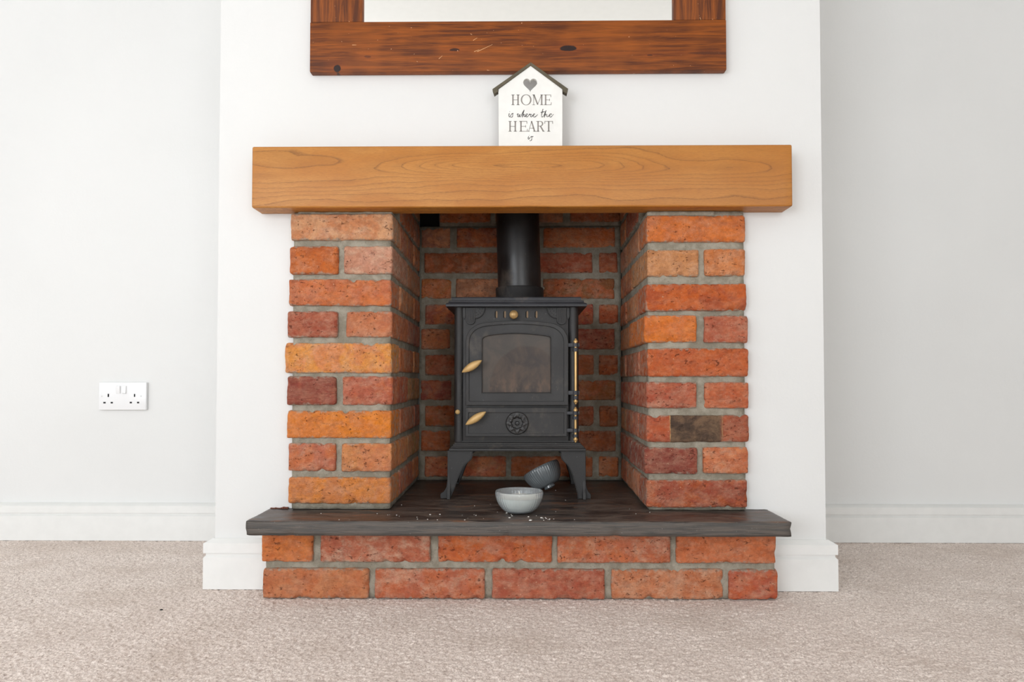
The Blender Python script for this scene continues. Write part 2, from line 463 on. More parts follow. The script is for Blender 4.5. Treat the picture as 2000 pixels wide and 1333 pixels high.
# ---------------------------------------------------------------- room shell
def struct(o): o['kind'] = 'structure'; return o
fl = struct(MB().box(XL-.1, XR+.1, YN-.1, YR+.1, -.1, -.0035).build('floor', MT['carpet']))
struct(MB().box(XL-.1, XR+.1, YN-.1, YR+.1, ZC, ZC+.1).build('ceiling', MT['ceil']))
struct(MB().box(XL-.1, XR+.1, YR, YR+.1, -.1, ZC).build('wall_back', MT['paint']))
struct(MB().box(XR, XR+.1, YN-.1, YR, -.1, ZC).build('wall_right', MT['paint']))
wy0, wy1, wz0, wz1 = -1.85, .75, .25, 1.95
struct(MB().box(XL-.1, XL, YN-.1, wy0, -.1, ZC).box(XL-.1, XL, wy1, YR, -.1, ZC).box(XL-.1, XL, wy0, wy1, -.1, wz0).box(XL-.1, XL, wy0, wy1, wz1, ZC).build('wall_left', MT['paint']))
vx0, vx1, dz0, dz1 = -3.0, -1.1, .2, 1.9
ux0, ux1 = .15, 1.85
struct(MB().box(XL, vx0, YN-.1, YN, -.1, ZC).box(vx1, ux0, YN-.1, YN, -.1, ZC).box(ux1, XR, YN-.1, YN, -.1, ZC).box(vx0, vx1, YN-.1, YN, -.1, dz0).box(vx0, vx1, YN-.1, YN, dz1, ZC).box(ux0, ux1, YN-.1, YN, -.1, dz0).box(ux0, ux1, YN-.1, YN, dz1, ZC).build('wall_rear', MT['paint']))
b = MB(); t = .05
b.box(XL-.07, XL-.02, wy0, wy1, wz0, wz0+t).box(XL-.07, XL-.02, wy0, wy1, wz1-t, wz1)
for yy in (wy0, wy1-t, (wy0+wy1)/2-t/2): b.box(XL-.07, XL-.02, yy, yy+t, wz0+t, wz1-t)
struct(b.build('window_1', MT['trim']))
for nm, q0, q1 in (('window_2', vx0, vx1), ('added_fill_window', ux0, ux1)):  # the second, rear right frame is added to hold the fill lamp
    b = MB()
    b.box(q0, q1, YN-.07, YN-.02, dz0, dz0+t).box(q0, q1, YN-.07, YN-.02, dz1-t, dz1)
    for xx in (q0, q1-t, (q0+q1)/2-t/2): b.box(xx, xx+t, YN-.07, YN-.02, dz0+t, dz1-t)
    struct(b.build(nm, MT['trim']))
# chimney breast: two piers and the part above the opening
ZO = H+.425
struct(MB().box(BL, JL, DW, DR, -.05, ZC).box(JR, BR, DW, DR, -.05, ZC).box(JL, JR, DW, DW+.1, ZO, ZC)
       .build('wall_breast', MT['paint']))
# skirting boards
pf = [(0, 0), (.019, 0), (.019, .071), (.0145, .0755), (.0145, .0805), (.019, .0815), (.019, .1035), (.004, .112), (0, .112)]
pr = [(0, 0), (.022, 0), (.022, .0725), (.0175, .076), (.0175, .0805), (.022, .0815), (.022, .102), (.006, .109), (0, .109)]
def base(name, prof, path): struct(sweep(prof, path, name, MT['trim'], smooth=25))
PLL, PLR = X(513, DP), X(1518, DP)            # plinth ends
base('baseboard_left', pr, [(BL, DR), (XL, DR)])
base('baseboard_right', pr, [(XR, DR), (BR, DR)])
base('baseboard_breast_left', pf, [(PLL+.004, DW), (BL, DW), (BL, DR-.0225)])
base('baseboard_breast_right', pf, [(BR, DR-.0225), (BR, DW), (PLR-.004, DW)])
# carpet pile: real tufts where the photograph can tell them apart
def carpet():
    x0, x1, y0, y1, c = -1.9, 1.9, .78, DR-.003, .0027
    nx, ny = int((x1-x0)/c), int((y1-y0)/c); rs = np.random.default_rng(5)
    xs = np.linspace(x0, x1, nx+1); ys = np.linspace(y0, y1, ny+1); gx, gy = np.meshgrid(xs, ys)
    gz = rs.normal(0, 1, gx.shape)
    sm = (gz+np.roll(gz, 1, 0)+np.roll(gz, 1, 1)+np.roll(np.roll(gz, 1, 0), 1, 1))/2
    z = -.001+.0008*sm.clip(-2.2, 2.2)
    fade = np.clip((gy-y0)/.12, 0, 1)*np.clip((x1-abs(gx))/.12, 0, 1)
    z = -.0034*(1-fade)+z*fade
    j = c*.38
    gx = gx+rs.uniform(-j, j, gx.shape); gy = gy+rs.uniform(-j, j, gx.shape)
    co = np.stack([gx, gy, z], -1).reshape(-1, 3).astype(np.float32)
    i = np.arange(ny)[:, None]*(nx+1)+np.arange(nx)[None, :]
    q = np.stack([i, i+1, i+nx+2, i+nx+1], -1).reshape(-1, 4).astype(np.int32)
    me = bpy.data.meshes.new('carpet_pile'); me.vertices.add(len(co)); me.vertices.foreach_set('co', co.ravel())
    me.loops.add(q.size); me.loops.foreach_set('vertex_index', q.ravel())
    me.polygons.add(len(q)); me.polygons.foreach_set('loop_start', np.arange(0, q.size, 4, dtype=np.int32))
    me.polygons.foreach_set('use_smooth', np.ones(len(q), bool))
    me.update(calc_edges=True)
    o = link('carpet_pile', me, MT['carpet'], fl); o['kind'] = 'stuff'
carpet()
# ---------------------------------------------------------------- brick fireplace
SEED = [10]
def brick(parent, x0, x1, y0, y1, z0, z1, c1, c2=None, dust=.25, rot=0, cell=.0065, chips=3, burn=0, creases=0, amp=.0015, rnd=.0042, label=None):
    SEED[0] += 1; s = SEED[0]
    me = rough_box(x1-x0, y1-y0, z1-z0, cell, amp, rnd, s, chips)
    o = link('brick', me, MT['brick'])
    o.parent = parent; o.location = Vector(((x0+x1)/2, (y0+y1)/2, (z0+z1)/2))-Vector(parent.location)
    rg = random.Random(s)
    o.rotation_euler = (rg.uniform(-.006, .006), rg.uniform(-.004, .004), rot)
    if c2 is None: c2 = tuple(max(0, min(255, c*rg.uniform(.80, .98)+rg.uniform(-10, 8))) for c in c1)
    c1, c2 = [(min(255, c[0]*1.05), c[1]*(1.04+.10*max(0, min(1, (c[0]-c[1]-60)/50))), c[2]*1.05) for c in (c1, c2)]
    o.color = (*lin(c1), 1); o['tint'] = [*lin(c2)]; o['dust'] = float(dust); o['burn'] = float(burn); o['creases'] = float(creases)
    if label: o['label'] = label
    return o
fp = thing('brick_fireplace', 'open red brick fireplace recess with two brick piers and grey mortar', 'fireplace', (0, DJ, ZS))
LJ = [  # (y0,y1,[(x0,x1,colour,colour2,dust,creases)])
 (417, 468, [(567.6, 767, (205, 134, 92), (214, 160, 116), .5, .3)]),
 (480, 535, [(566, 660, (200, 98, 46), (184, 88, 44), .15, .5), (671, 766, (206, 152, 126), (196, 138, 110), .9, 0)]),
 (545, 597, [(564, 764.5, (206, 108, 64), (196, 104, 72), .15, 0)]),
 (608, 659, [(561, 659, (172, 88, 68), (158, 74, 58), .35, .5), (676, 766, (198, 116, 80), (186, 104, 74), .2, 0)]),
 (670, 729, [(555.6, 764.5, (218, 130, 82), (226, 144, 70), .35, 0)]),
 (735.5, 792, [(560, 656, (160, 82, 66), (142, 70, 60), .1, 1.6), (668, 766, (196, 100, 66), (180, 90, 72), .3, 0)]),
 (803, 857, [(558.7, 764.5, (224, 122, 44), (216, 118, 58), .1, 0)]),
 (867, 922, [(562, 655, (200, 106, 70), (188, 104, 82), .4, 0), (667, 765, (206, 120, 80), (212, 136, 84), .2, 0)]),
 (934, 985.6, [(563, 763, (218, 126, 60), (206, 122, 74), .2, 0)])]
RJ = [
 (421.6, 474, [(1263, 1456, (216, 110, 54), (204, 104, 58), .15, 0)]),
 (487.6, 540, [(1264, 1365, (206, 148, 100), (200, 138, 88), .3, 0), (1377, 1456, (212, 132, 86), (204, 116, 68), .35, .4)]),
 (555, 607.6, [(1261.6, 1458, (200, 90, 44), (176, 76, 44), .05, 0)]),
 (617, 670, [(1259, 1361, (222, 112, 46), (212, 106, 54), .05, 0), (1375.6, 1461, (188, 98, 74), (176, 88, 68), .3, .5)]),
 (681, 736, [(1265, 1462, (198, 92, 52), (188, 84, 50), .05, .2)]),
 (747, 798, [(1263, 1361, (184, 90, 68), (172, 80, 62), .35, .2), (1377, 1463, (200, 102, 70), (188, 88, 60), .3, 1.0)]),
 (811.6, 864, [(1263, 1464, (186, 84, 56), (170, 80, 60), .15, 0)]),
 (874, 925.6, [(1259, 1362, (150, 72, 60), (134, 64, 56), .2, .4), (1374, 1462, (212, 122, 84), (200, 106, 74), .5, 0)]),
 (937.6, 991.6, [(1263, 1460, (180, 84, 52), (160, 74, 58), .25, 0)])]
HD, JT, ST = .108, .012, .232                  # header, joint, stretcher
INL = (X(766, DJ), X(820, DB)); INR = (X(1262.5, DJ), X(1212, DB))
sidecol_lifted = [(208, 114, 76), (218, 128, 80), (200, 110, 80), (206, 136, 106), (222, 146, 100), (190, 100, 76)]  # reveal clay lightened to make up for dim light there
rg = random.Random(3)
rowz = []
for r, ((LY0, LY1, lb), (RY0, RY1, rb)) in enumerate(zip(LJ, RJ)):
    for side, y0, y1, bl in ((-1, LY0, LY1, lb), (1, RY0, RY1, rb)):
        z1, z0 = Z(y0, DJ), Z(y1, DJ)
        corner = (bl[-1] if side < 0 else bl[0])
        for b_ in bl:
            stretch = len(bl) == 1
            dep = HD if stretch else (ST if b_ is corner else HD)
            j = rg.uniform(-.002, .002)
            brick(fp, P(b_[0], (y0+y1)/2, DJ).x, P(b_[1], (y0+y1)/2, DJ).x, DJ+j, DJ+dep, z0, z1, b_[2], b_[3], b_[4], chips=7 if stretch else 4,
                  creases=b_[5], burn=1 if (side > 0 and r == 6) else 0, cell=.0048,
                  label='brick with a dark burnt band across its middle' if (side > 0 and r == 6) else None)
        # reveal bricks behind the corner brick
        xf, xb = (INL if side < 0 else INR)
        ang = math.atan2(xb-xf, DB-DJ)
        ylist = []
        if len(bl) == 1: ylist = [(DJ+HD+JT, DJ+HD+JT+ST), (DJ+HD+ST+2*JT, DB-.004)]
        else: ylist = [(DJ+ST+JT, DB-.004)]
        for ya, yb in ylist:
            xi = xf+(xb-xf)*((ya+yb)/2-DJ)/(DB-DJ)
            cc = rg.choice(sidecol_lifted); jj = rg.uniform(-.0015, .0015)
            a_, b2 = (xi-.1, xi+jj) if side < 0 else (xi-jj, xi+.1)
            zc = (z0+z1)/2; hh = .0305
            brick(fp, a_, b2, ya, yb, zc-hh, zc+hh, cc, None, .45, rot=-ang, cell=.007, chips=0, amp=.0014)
    rowz.append((Z(LY0, DJ)+Z(LY1, DJ)+Z(RY0, DJ)+Z(RY1, DJ))/4)
# courses above the front ones, seen only on the reveals and the back wall
for e in (1, 2):
    zc = rowz[0]+.075*e
    for side in (-1, 1):
        xf, xb = (INL if side < 0 else INR); ang = math.atan2(xb-xf, DB-DJ)
        ys = [(DW+.11, DW+.11+.22), (DW+.345, DB-.004)] if e == 1 else [(DW+.11, DW+.2), (DW+.212, DB-.004)]
        for ya, yb in ys:
            xi = xf+(xb-xf)*((ya+yb)/2-DJ)/(DB-DJ); cc = rg.choice(sidecol_lifted)
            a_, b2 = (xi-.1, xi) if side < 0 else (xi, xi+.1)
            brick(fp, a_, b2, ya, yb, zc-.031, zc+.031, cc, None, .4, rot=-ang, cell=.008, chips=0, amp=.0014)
backcol_lifted = [(208, 112, 72), (216, 128, 88), (200, 104, 70), (222, 144, 106), (192, 100, 74)]  # back bricks coloured paler to offset weak light in the recess
allz = [rowz[0]+.150, rowz[0]+.075]+rowz
even = [(829, 987), (997, 1159), (1170, 1207)]; odd = [(822, 880), (891, 1050), (1061, 1202)]
for k, zc in enumerate(allz):
    lay = [(859, 960), (968, 1101), (1113, 1210)] if k == 0 else (even if k % 2 == 0 else odd)
    for (a, b_) in lay:
        ja, jb = rg.uniform(-2, 2), rg.uniform(-2, 2)
        cc = rg.choice(backcol_lifted)
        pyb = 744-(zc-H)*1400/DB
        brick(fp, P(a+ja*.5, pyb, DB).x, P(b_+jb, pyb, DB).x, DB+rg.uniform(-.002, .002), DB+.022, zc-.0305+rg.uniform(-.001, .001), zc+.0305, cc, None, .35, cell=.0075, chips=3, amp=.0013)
def mortar_block(x0, x1, y0, y1, z0, z1, parent, cell=.012, name='mortar', mat=None, seed=77, fs=1.0, amp=.0012, inner=None):
    me = rough_box(x1-x0, y1-y0, z1-z0, cell, amp, .003, seed, 0, fs)
    if inner:
        for v in me.vertices:
            if v.co.x*inner[0] > 0: v.co.x += (v.co.y+(y1-y0)/2)*inner[1]
    o = link(name, me, mat or MT['mortar'], parent, None)
    o.location = Vector(((x0+x1)/2, (y0+y1)/2, (z0+z1)/2))-Vector(parent.location); return o
topz = Z(413, DJ)
mortar_block(JL+.001, INL[0]-.006, DJ+.0085, DB+.02, ZS+.001, topz+.001, fp, seed=71, inner=(1, (INL[1]-INL[0])/(DB-DJ)))
mortar_block(INR[0]+.006, JR-.001, DJ+.0085, DB+.02, ZS+.001, topz+.001, fp, seed=72, inner=(-1, (INR[1]-INR[0])/(DB-DJ)))
mortar_block(INL[0]-.13, INL[0]-.006, DW+.105, DB+.02, topz+.001, topz+.16, fp, seed=73, inner=(1, (INL[1]-INL[0])/(DB-DJ)))
mortar_block(INR[0]+.006, INR[0]+.13, DW+.105, DB+.02, topz+.001, topz+.16, fp, seed=74, inner=(-1, (INR[1]-INR[0])/(DB-DJ)))
mb_ = mortar_block(INL[1]-.004, INR[1]+.004, DB+.0055, DB+.030, ZS+.001, allz[1]+.035, fp, seed=75)
mortar_block(X(856, DB), INR[1]+.004, DB+.0055, DB+.030, allz[1]+.035, topz+.16, fp, seed=76)
MB().box(INL[1]-.004, X(856, DB), DB+.018, DB+.030, allz[1]+.035, topz+.16).build('gap_shade_panel', MT['matt_black'], fp)  # black panel standing in for deep shade in the brickwork gap
MB().box(INL[0]-.13, INR[0]+.13, DW+.1, DB+.03, topz+.161, topz+.166).build('register_plate', MT['matt_black'], fp)
# thin packing between the top bricks and the mantel
mortar_block(X(577, DJ), X(764, DJ), DJ+.004, DW+.08, topz-.004, ZM0-.0002, fp, .006, seed=78, amp=.0005)
mortar_block(X(1266, DJ), X(1400, DJ), DJ+.004, DW+.08, Z(421, DJ)-.001, ZM0-.0002, fp, .006, seed=79, amp=.0005)
# ---------------------------------------------------------------- hearth
pl = thing('hearth_plinth', 'two course red brick plinth under the slate hearth on the carpet', 'plinth', (0, DP, 0))
T = [(510.5, 610, (216, 118, 66), (206, 108, 62), .1), (625, 840, (192, 102, 78), (182, 96, 76), .8), (855, 1079, (206, 98, 54), (192, 92, 62), .35),
     (1089, 1310, (204, 106, 70), (192, 100, 74), .6), (1322, 1516, (202, 100, 64), (210, 112, 76), .25)]
Bt = [(513, 720, (194, 110, 74), (200, 126, 86), .2), (732, 947, (194, 98, 68), (186, 96, 74), .55), (961, 1181.5, (184, 94, 72), (174, 86, 68), .35),
      (1195, 1413, (198, 112, 76), (204, 134, 98), .5), (1424, 1520, (196, 90, 60), (184, 86, 68), .4)]
ZT = ZS-.031
for row, z0, z1 in ((T, .079, ZT-.0005), (Bt, .001, .0655)):
    for i, (a, b_, c1, c2, du) in enumerate(row):
        dep = .087
        brick(pl, P(a, 1110, DP).x, P(b_, 1110, DP).x, DP+rg.uniform(-.0015, .0015), DP+dep, z0, z1, c1, c2, du, cell=.0048, chips=7)
mortar_block(X(519, DP), X(1513, DP), DP+.009, DW-.001, .0005, ZT-.0005, pl, seed=81)
hs = thing('hearth_slab', 'dark slate hearth slab with rusty streaks on the brick plinth', 'hearth', (0, DS, ZS-.031))
SX0, SX1 = P(479, 1032, DS).x, P(1547, 1032, DS).x
def slab():
    ax0, ax1 = JL+.001, JR-.001; yw = DW-.0006; y1 = DB+.02
    cx_, cy_, cz_ = (SX0+SX1)/2, (DS+y1)/2, ZS-.0155
    me = rough_box(SX1-SX0, y1-DS, .031, .0075, .0007, .0022, 90, 9)
    for v in me.vertices:
        x, y = v.co.x+cx_, v.co.y+cy_
        if y > yw and not ax0 < x < ax1: v.co.y = yw-cy_
    o = link('slab', me, MT['slate'], hs)
    o.location = Vector((cx_, cy_, cz_))-Vector(hs.location)
slab()
# rough scraps of old floor left where the slab meets the wall
mb = MB(); rr = random.Random(4)
for x0, x1 in ((531, 566),):
    for k in range(9):
        xa = X(x0+(x1-x0)*k/9, DW)+.001; hh = rr.uniform(.001, .004)
        mb.box(xa, xa+.004, DW-.008, DW-.001, ZS+.0008, ZS+.0008+hh, .0006)
mb.build('chipped_edge', MT['debris'], hs)
# ---------------------------------------------------------------- mantel beam
mc = Vector((X(1019.5, DM), (DM+DW)/2, (ZM0+ZM1)/2))
MX0, MX1 = P(491.5, 345, DM).x, P(1548, 345, DM).x
mb = MB(); mb.box(MX0, MX1, DM, DW-.0003, ZM0, ZM1)
bmesh.ops.subdivide_edges(mb.bm, edges=[e for e in mb.bm.edges if abs(e.verts[0].co.x-e.verts[1].co.x) > .5], cuts=60, use_grid_fill=True)
long_e = [e for e in mb.bm.edges if all(abs(v.co.y-DM) < 1e-5 for v in e.verts) and (all(abs(v.co.z-ZM0) < 1e-5 for v in e.verts) or all(abs(v.co.z-ZM1) < 1e-5 for v in e.verts) or all(abs(v.co.x-MX0) < 1e-5 for v in e.verts) or all(abs(v.co.x-MX1) < 1e-5 for v in e.verts))]
end_e = [e for e in mb.bm.edges if all(abs(v.co.x-MX0) < 1e-5 or abs(v.co.x-MX1) < 1e-5 for v in e.verts) and all(abs(v.co.z-ZM0) < 1e-5 or abs(v.co.z-ZM1) < 1e-5 for v in e.verts) and abs(e.verts[0].co.y-e.verts[1].co.y) > .01]
bmesh.ops.bevel(mb.bm, geom=list(set(long_e+end_e)), offset=.004, segments=3, affect='EDGES', profile=.5)
for v in mb.bm.verts:
    n1 = noise.noise(Vector((v.co.x*9, v.co.y*30, v.co.z*30)))
    if v.co.y < DM+.03 and v.co.z < ZM0+.02: v.co.z += max(n1, -.2)*.0008; v.co.y += n1*.0008
o = mb.build('mantel_beam', MT['oak'], None, mc, 30)
o['label'] = 'thick golden oak beam mantelpiece fixed above the brick fireplace'; o['category'] = 'mantelpiece'
# ---------------------------------------------------------------- mirror
DF = 1.628
mr = thing('wall_mirror', 'large mirror in a wide dark pine frame hanging above the mantel', 'mirror', P(1012, 146, DW-.001))
fx0, fx1 = X(605, DF), X(1419.5, DF)
rx0 = P(605, 90, DF).x; rx1 = P(1419, 90, DF).x; rzb, rzt = P(1012, 138.5, DF).z, P(1012, 40.5, DF).z
sx0 = P(707.5, 30, DF).x; sx1 = P(1316, 30, DF).x; MTOP = rzb+1.05
cx = (rx0+rx1)/2; zc = (rzb+rzt)/2; S_ = 1400/DF
kn = [((1113-1012)/S_, (89.5-95)/S_, .022, .0075, 1.0), ((655-1012)/S_, (89.5-133)/S_, .010, .009, 1.0), ((888-1012)/S_, (89.5-97)/S_, .013, .004, .9), ((715-1012)/S_, (89.5-110)/S_, .01, .003, .5), ((1273-1012)/S_, (89.5-110)/S_, .008, .002, .8), ((1400-1012)/S_, (89.5-106)/S_, .07, .004, .55)]
MB().box(rx0, rx1, DF, DW-.0005, rzb, rzt, .0025).build('bottom_rail', m_pine('pine_bottom_rail', 'x', kn), mr, (cx, DF, zc), 30)
MB().box(rx0, rx1, DF, DW-.0005, MTOP-.11, MTOP, .0025).build('top_rail', m_pine('pine_top_rail', 'x'), mr, (cx, DF, MTOP-.055), 30)
mps = m_pine('pine_stile', 'z')
for a, b_ in ((rx0+.0006, sx0), (sx1, rx1-.0006)):
    MB().box(a, b_, DF+.0012, DW-.0005, rzt+.0003, MTOP-.1103, .002).build('stile', mps, mr, ((a+b_)/2, DF, (rzt+MTOP)/2), 30)
MB().box(sx0-.003, sx1+.003, DF+.012, DF+.016, rzt-.003, MTOP-.107).build('mirror_glass', MT['mirror'], mr)
# pale dents and scratches in the varnish
for (a, b_, c, d) in ((919, 66, 922, 68), (924, 79, 932, 74), (926, 101, 936, 97), (932, 101, 962, 87), (857, 115, 864, 109), (1367, 34, 1369, 39), (667, 81, 668, 82), (688, 88, 696, 88), (951, 137, 956, 138), (814, 120, 816, 121)):
    p, q = P(a, b_, DF), P(c, d, DF)
    mb = MB(); mb.ribbon([(p.x, p.z), (q.x, q.z)], [.0011, .0005], DF-.00015); mb.build('scratch', MT['scratch'], mr)
# ---------------------------------------------------------------- house sign
DG = 1.602; k_ = .1425
def G(cx, cy): p = P(940+cx*k_, 110+cy*k_, DG); return (p.x, p.z)
sg = thing('house_sign', 'white house shaped wooden sign with cut-out heart on the mantel', 'sign', (X(1036, DG), DG+.006, ZM1+.0004))
zb = ZM1+.0005
heart = []
for q in range(40):
    a = 2*math.pi*q/40; hx = 16*math.sin(a)**3; hz = 13*math.cos(a)-5*math.cos(2*a)-2*math.cos(3*a)-math.cos(4*a)
    heart.append(G(671+hx*6.0, 398-(hz+2.6)*6.3))
out = [G(238, 0)[:1]+(zb,), G(1113, 0)[:1]+(zb,), G(1113, 452), G(676, 130), G(235, 452)]
gl = P(974, 283, DG).x; gr = P(1098.5, 283, DG).x
out[0] = (gl, zb); out[1] = (gr, zb)
MB().poly(out, DG, DG+.011, [heart], .0006).build('board', MT['board'], sg)
for pts in ([(676, 88), (676, 131), (228, 455), (232, 487), (178, 525), (153, 455)], [(678, 88), (1190, 450), (1172, 520), (1118, 487), (1114, 455), (678, 131)]):
    MB().poly([G(*p) for p in pts], DG-.0025, DG+.0135, (), .0005).build('roof_slat', MT['roofwood'], sg)
tk, tn = 19, 7
def bar(mb, x0, y0, x1, y1, wd): mb.ribbon([G(x0, y0), G(x1, y1)], wd*k_/(1400/DG), DG-.0003)
def letter(mb, ch, x0, x1, t, b):
    sf = tn
    def serif(xc, y, hw=22): bar(mb, xc-hw, y, xc+hw, y, sf)
    y_t, y_b = t+3, b-3
    if ch == 'H':
        for xx in (x0+24, x1-22): bar(mb, xx, t, xx, b, tk); serif(xx, y_t); serif(xx, y_b)
        bar(mb, x0+24, (t+b)/2, x1-22, (t+b)/2, tn)
    elif ch == 'O':
        cx_, cy_ = (x0+x1)/2, (t+b)/2; pts = []; ws = []
        for q in range(41):
            a = 2*math.pi*q/40; pts.append(G(cx_+(x1-x0)/2*.92*math.cos(a), cy_+(b-t)/2*1.0*math.sin(a))); ws.append((tn+(tk-tn)*abs(math.cos(a))**1.5)*k_/(1400/DG))
        mb.ribbon(pts, ws, DG-.0003)
    elif ch == 'M':
        bar(mb, x0+18, t, x0+18, b, tn); bar(mb, x1-22, t, x1-22, b, tk)
        bar(mb, x0+20, t, (x0+x1)/2-2, b-6, tk); bar(mb, (x0+x1)/2-2, b-6, x1-24, t, tn)
        serif(x0+16, y_t, 16); serif(x1-20, y_t, 20); serif(x0+18, y_b, 18); serif(x1-22, y_b)
    elif ch == 'E':
        bar(mb, x0+24, t, x0+24, b, tk); bar(mb, x0, y_t, x1-8, y_t, tn); bar(mb, x0, y_b, x1-4, y_b, tn)
        bar(mb, x0+24, (t+b)/2, x1-24, (t+b)/2, tn); bar(mb, x1-26, (t+b)/2-16, x1-26, (t+b)/2+16, tn)
        bar(mb, x1-10, t, x1-8, t+34, tn+1); bar(mb, x1-6, b, x1-2, b-36, tn+1)
    elif ch == 'A':
        xm = (x0+x1)/2
        bar(mb, x0+14, b, xm-2, t, tn); bar(mb, xm-4, t, x1-18, b, tk); bar(mb, x0+32, b-46, x1-32, b-46, tn)
        serif(x0+14, y_b, 16); serif(x1-18, y_b, 22)
    elif ch == 'R':
        bar(mb, x0+26, t, x0+26, b, tk); serif(x0+22, y_b); bar(mb, x0, y_t, x0+60, y_t, tn)
        pts = []; ws = []; yc = t+35
        for q in range(17):
            a = -math.pi/2+math.pi*q/16; pts.append(G(x0+56+32*math.cos(a), yc+32*math.sin(a))); ws.append((tn+(tk-tn)*max(math.cos(a), 0)**1.3)*k_/(1400/DG))
        mb.ribbon(pts, ws, DG-.0003); bar(mb, x0+26, t+67, x0+58, t+67, tn)
        bar(mb, x0+58, t+67, x1-16, b, tk); bar(mb, x1-18, y_b, x1, y_b, tn)
    elif ch == 'T':
        xm = (x0+x1)/2; bar(mb, xm, t, xm, b, tk); bar(mb, x0+2, y_t, x1-2, y_t, tn); serif(xm, y_b)
        bar(mb, x0+4, t, x0+1, t+36, tn+1); bar(mb, x1-4, t, x1-1, t+36, tn+1)
def print_letter(ch, a, b_, t_, bb):
    mb = MB(); letter(mb, ch, a, b_, t_, bb); mb.build('letter', MT['ink'], sg)
for ch, a, b_ in (('H', 410, 526), ('O', 545, 684), ('M', 700, 850), ('E', 858, 962)): print_letter(ch, a, b_, 527, 668)
for ch, a, b_ in (('H', 370, 488), ('E', 520, 634), ('A', 634, 750), ('R', 752, 868), ('T', 868, 980)): print_letter(ch, a, b_, 890, 1032)
script = [[(385, 782), (377, 818), (386, 832), (401, 815), (421, 788), (432, 800), (426, 828), (410, 838), (400, 832)], [(425, 790), (440, 782)], [(389, 762), (392, 758)],
 [(488, 802), (506, 788), (505, 805), (498, 828), (514, 828), (531, 795), (526, 826), (540, 828), (556, 796)],
 [(556, 796), (588, 738), (576, 780), (562, 838), (576, 804), (592, 796), (588, 820), (596, 830), (606, 824), (626, 806), (632, 793), (618, 792), (609, 812), (616, 831), (634, 828), (650, 812)],
 [(650, 812), (664, 790), (666, 800), (686, 796), (677, 822), (688, 832), (704, 815), (726, 804), (730, 791), (716, 792), (708, 812), (716, 831), (742, 828), (774, 798)],
 [(846, 722), (826, 805), (830, 832), (850, 822), (872, 780), (890, 742), (880, 770), (862, 840), (878, 802), (898, 796), (897, 820), (908, 830), (928, 818), (954, 803), (958, 790), (942, 792), (932, 812), (940, 831), (962, 828), (990, 794)], [(812, 772), (872, 758)],
 [(650, 1100), (641, 1128), (650, 1138), (666, 1118), (686, 1100), (692, 1118), (690, 1144), (676, 1160), (664, 1154)], [(688, 1106), (714, 1100)], [(655, 1085), (658, 1081)]]
words = (script[:3], script[3:6], script[6:8], script[8:])
for word in words:
  mb = MB()
  for st in word:
    c = catmull(st, 6); n = len(c)
    mb.ribbon([G(*p) for p in c], [(8.5+2.5*math.sin(i*.55))*k_/(1400/DG) for i in range(n)], DG-.0003)
  mb.build('script_word', MT['ink2'], sg)
# ---------------------------------------------------------------- wall socket
sk = thing('wall_socket', 'white double power socket low on the left recess wall', 'socket', P(239, 774, DR))
DK = DR-.011
def K(cx, cy): p = P(170+cx*.07, 730+cy*.07, DK); return (p.x, p.z)
a, b_ = K(318, 1018), K(1655, 245)
MB().box(a[0], b_[0], DK, DR-.0002, a[1], b_[1], .0028).build('face_plate', MT['plastic'], sk, smooth=30)
for c0, c1, rx in ((815, 935, 6), (978, 1100, -6)):
    p, q = K(c0, 560), K(c1, 345)
    o = MB().box(p[0], q[0], DK-.004, DK+.004, p[1], q[1], .0014).build('switch', MT['plastic'], sk, ((p[0]+q[0])/2, DK, (p[1]+q[1])/2), 30)
    o.rotation_euler.x = R(rx)
for (u, v, hw, hh) in ((595, 612, 22, 44), (1327, 612, 20, 42), (488, 815, 34, 22), (690, 815, 32, 22), (1222, 812, 32, 22), (1425, 812, 32, 22)):
    p, q = K(u-hw, v+hh), K(u+hw, v-hh)
    MB().box(p[0], q[0], DK-.0001, DK+.002, p[1], q[1]).build('pin_hole', MT['dark'], sk)
for (u, v) in ((410, 630), (1502, 625)):
    p = K(u, v)
    MB().lathe([(0, .0008), (.0022, .0006), (.0026, 0), (.0026, -.001)], Matrix.Translation((p[0], DK, p[1])) @ Matrix.Rotation(R(90), 4, 'X'), 16).build('screw', MT['screw'], sk, smooth=30)
# ---------------------------------------------------------------- stove
DV = 1.800; U = .18
def A(cx, cy, D=DV): p = P(840+cx*U, 560+cy*U, D); return (p.x, p.z)      # upper detail crop
def Bc(cx, cy, D=DV): p = P(840+cx*U, 770+cy*U, D); return (p.x, p.z)     # lower detail crop
sv = thing('wood_stove', 'small black cast iron stove on four legs inside the brick recess', 'stove', (X(1010, DV), DV, ZS))
BKY = 2.045
bx0, bx1 = A(262, 700)[0], A(1612, 700)[0]; bz0, bz1 = Bc(0, 520)[1], A(0, 205)[1]
cr = .0125
mb = MB()
mb.box(bx0+.004, bx1-.004, DV+.010, BKY, bz0, bz1, .003)
mb.box(A(348, 0)[0], A(1500, 0)[0], DV-.001, DV+.02, bz0, bz1, .0015)
for xx in (bx0+cr, bx1-cr): mb.lathe([(cr, bz0), (cr, bz1)], Matrix.Translation((xx, DV+.006, 0)), 28)
mb.build('stove_body', MT['iron'], sv, smooth=35)
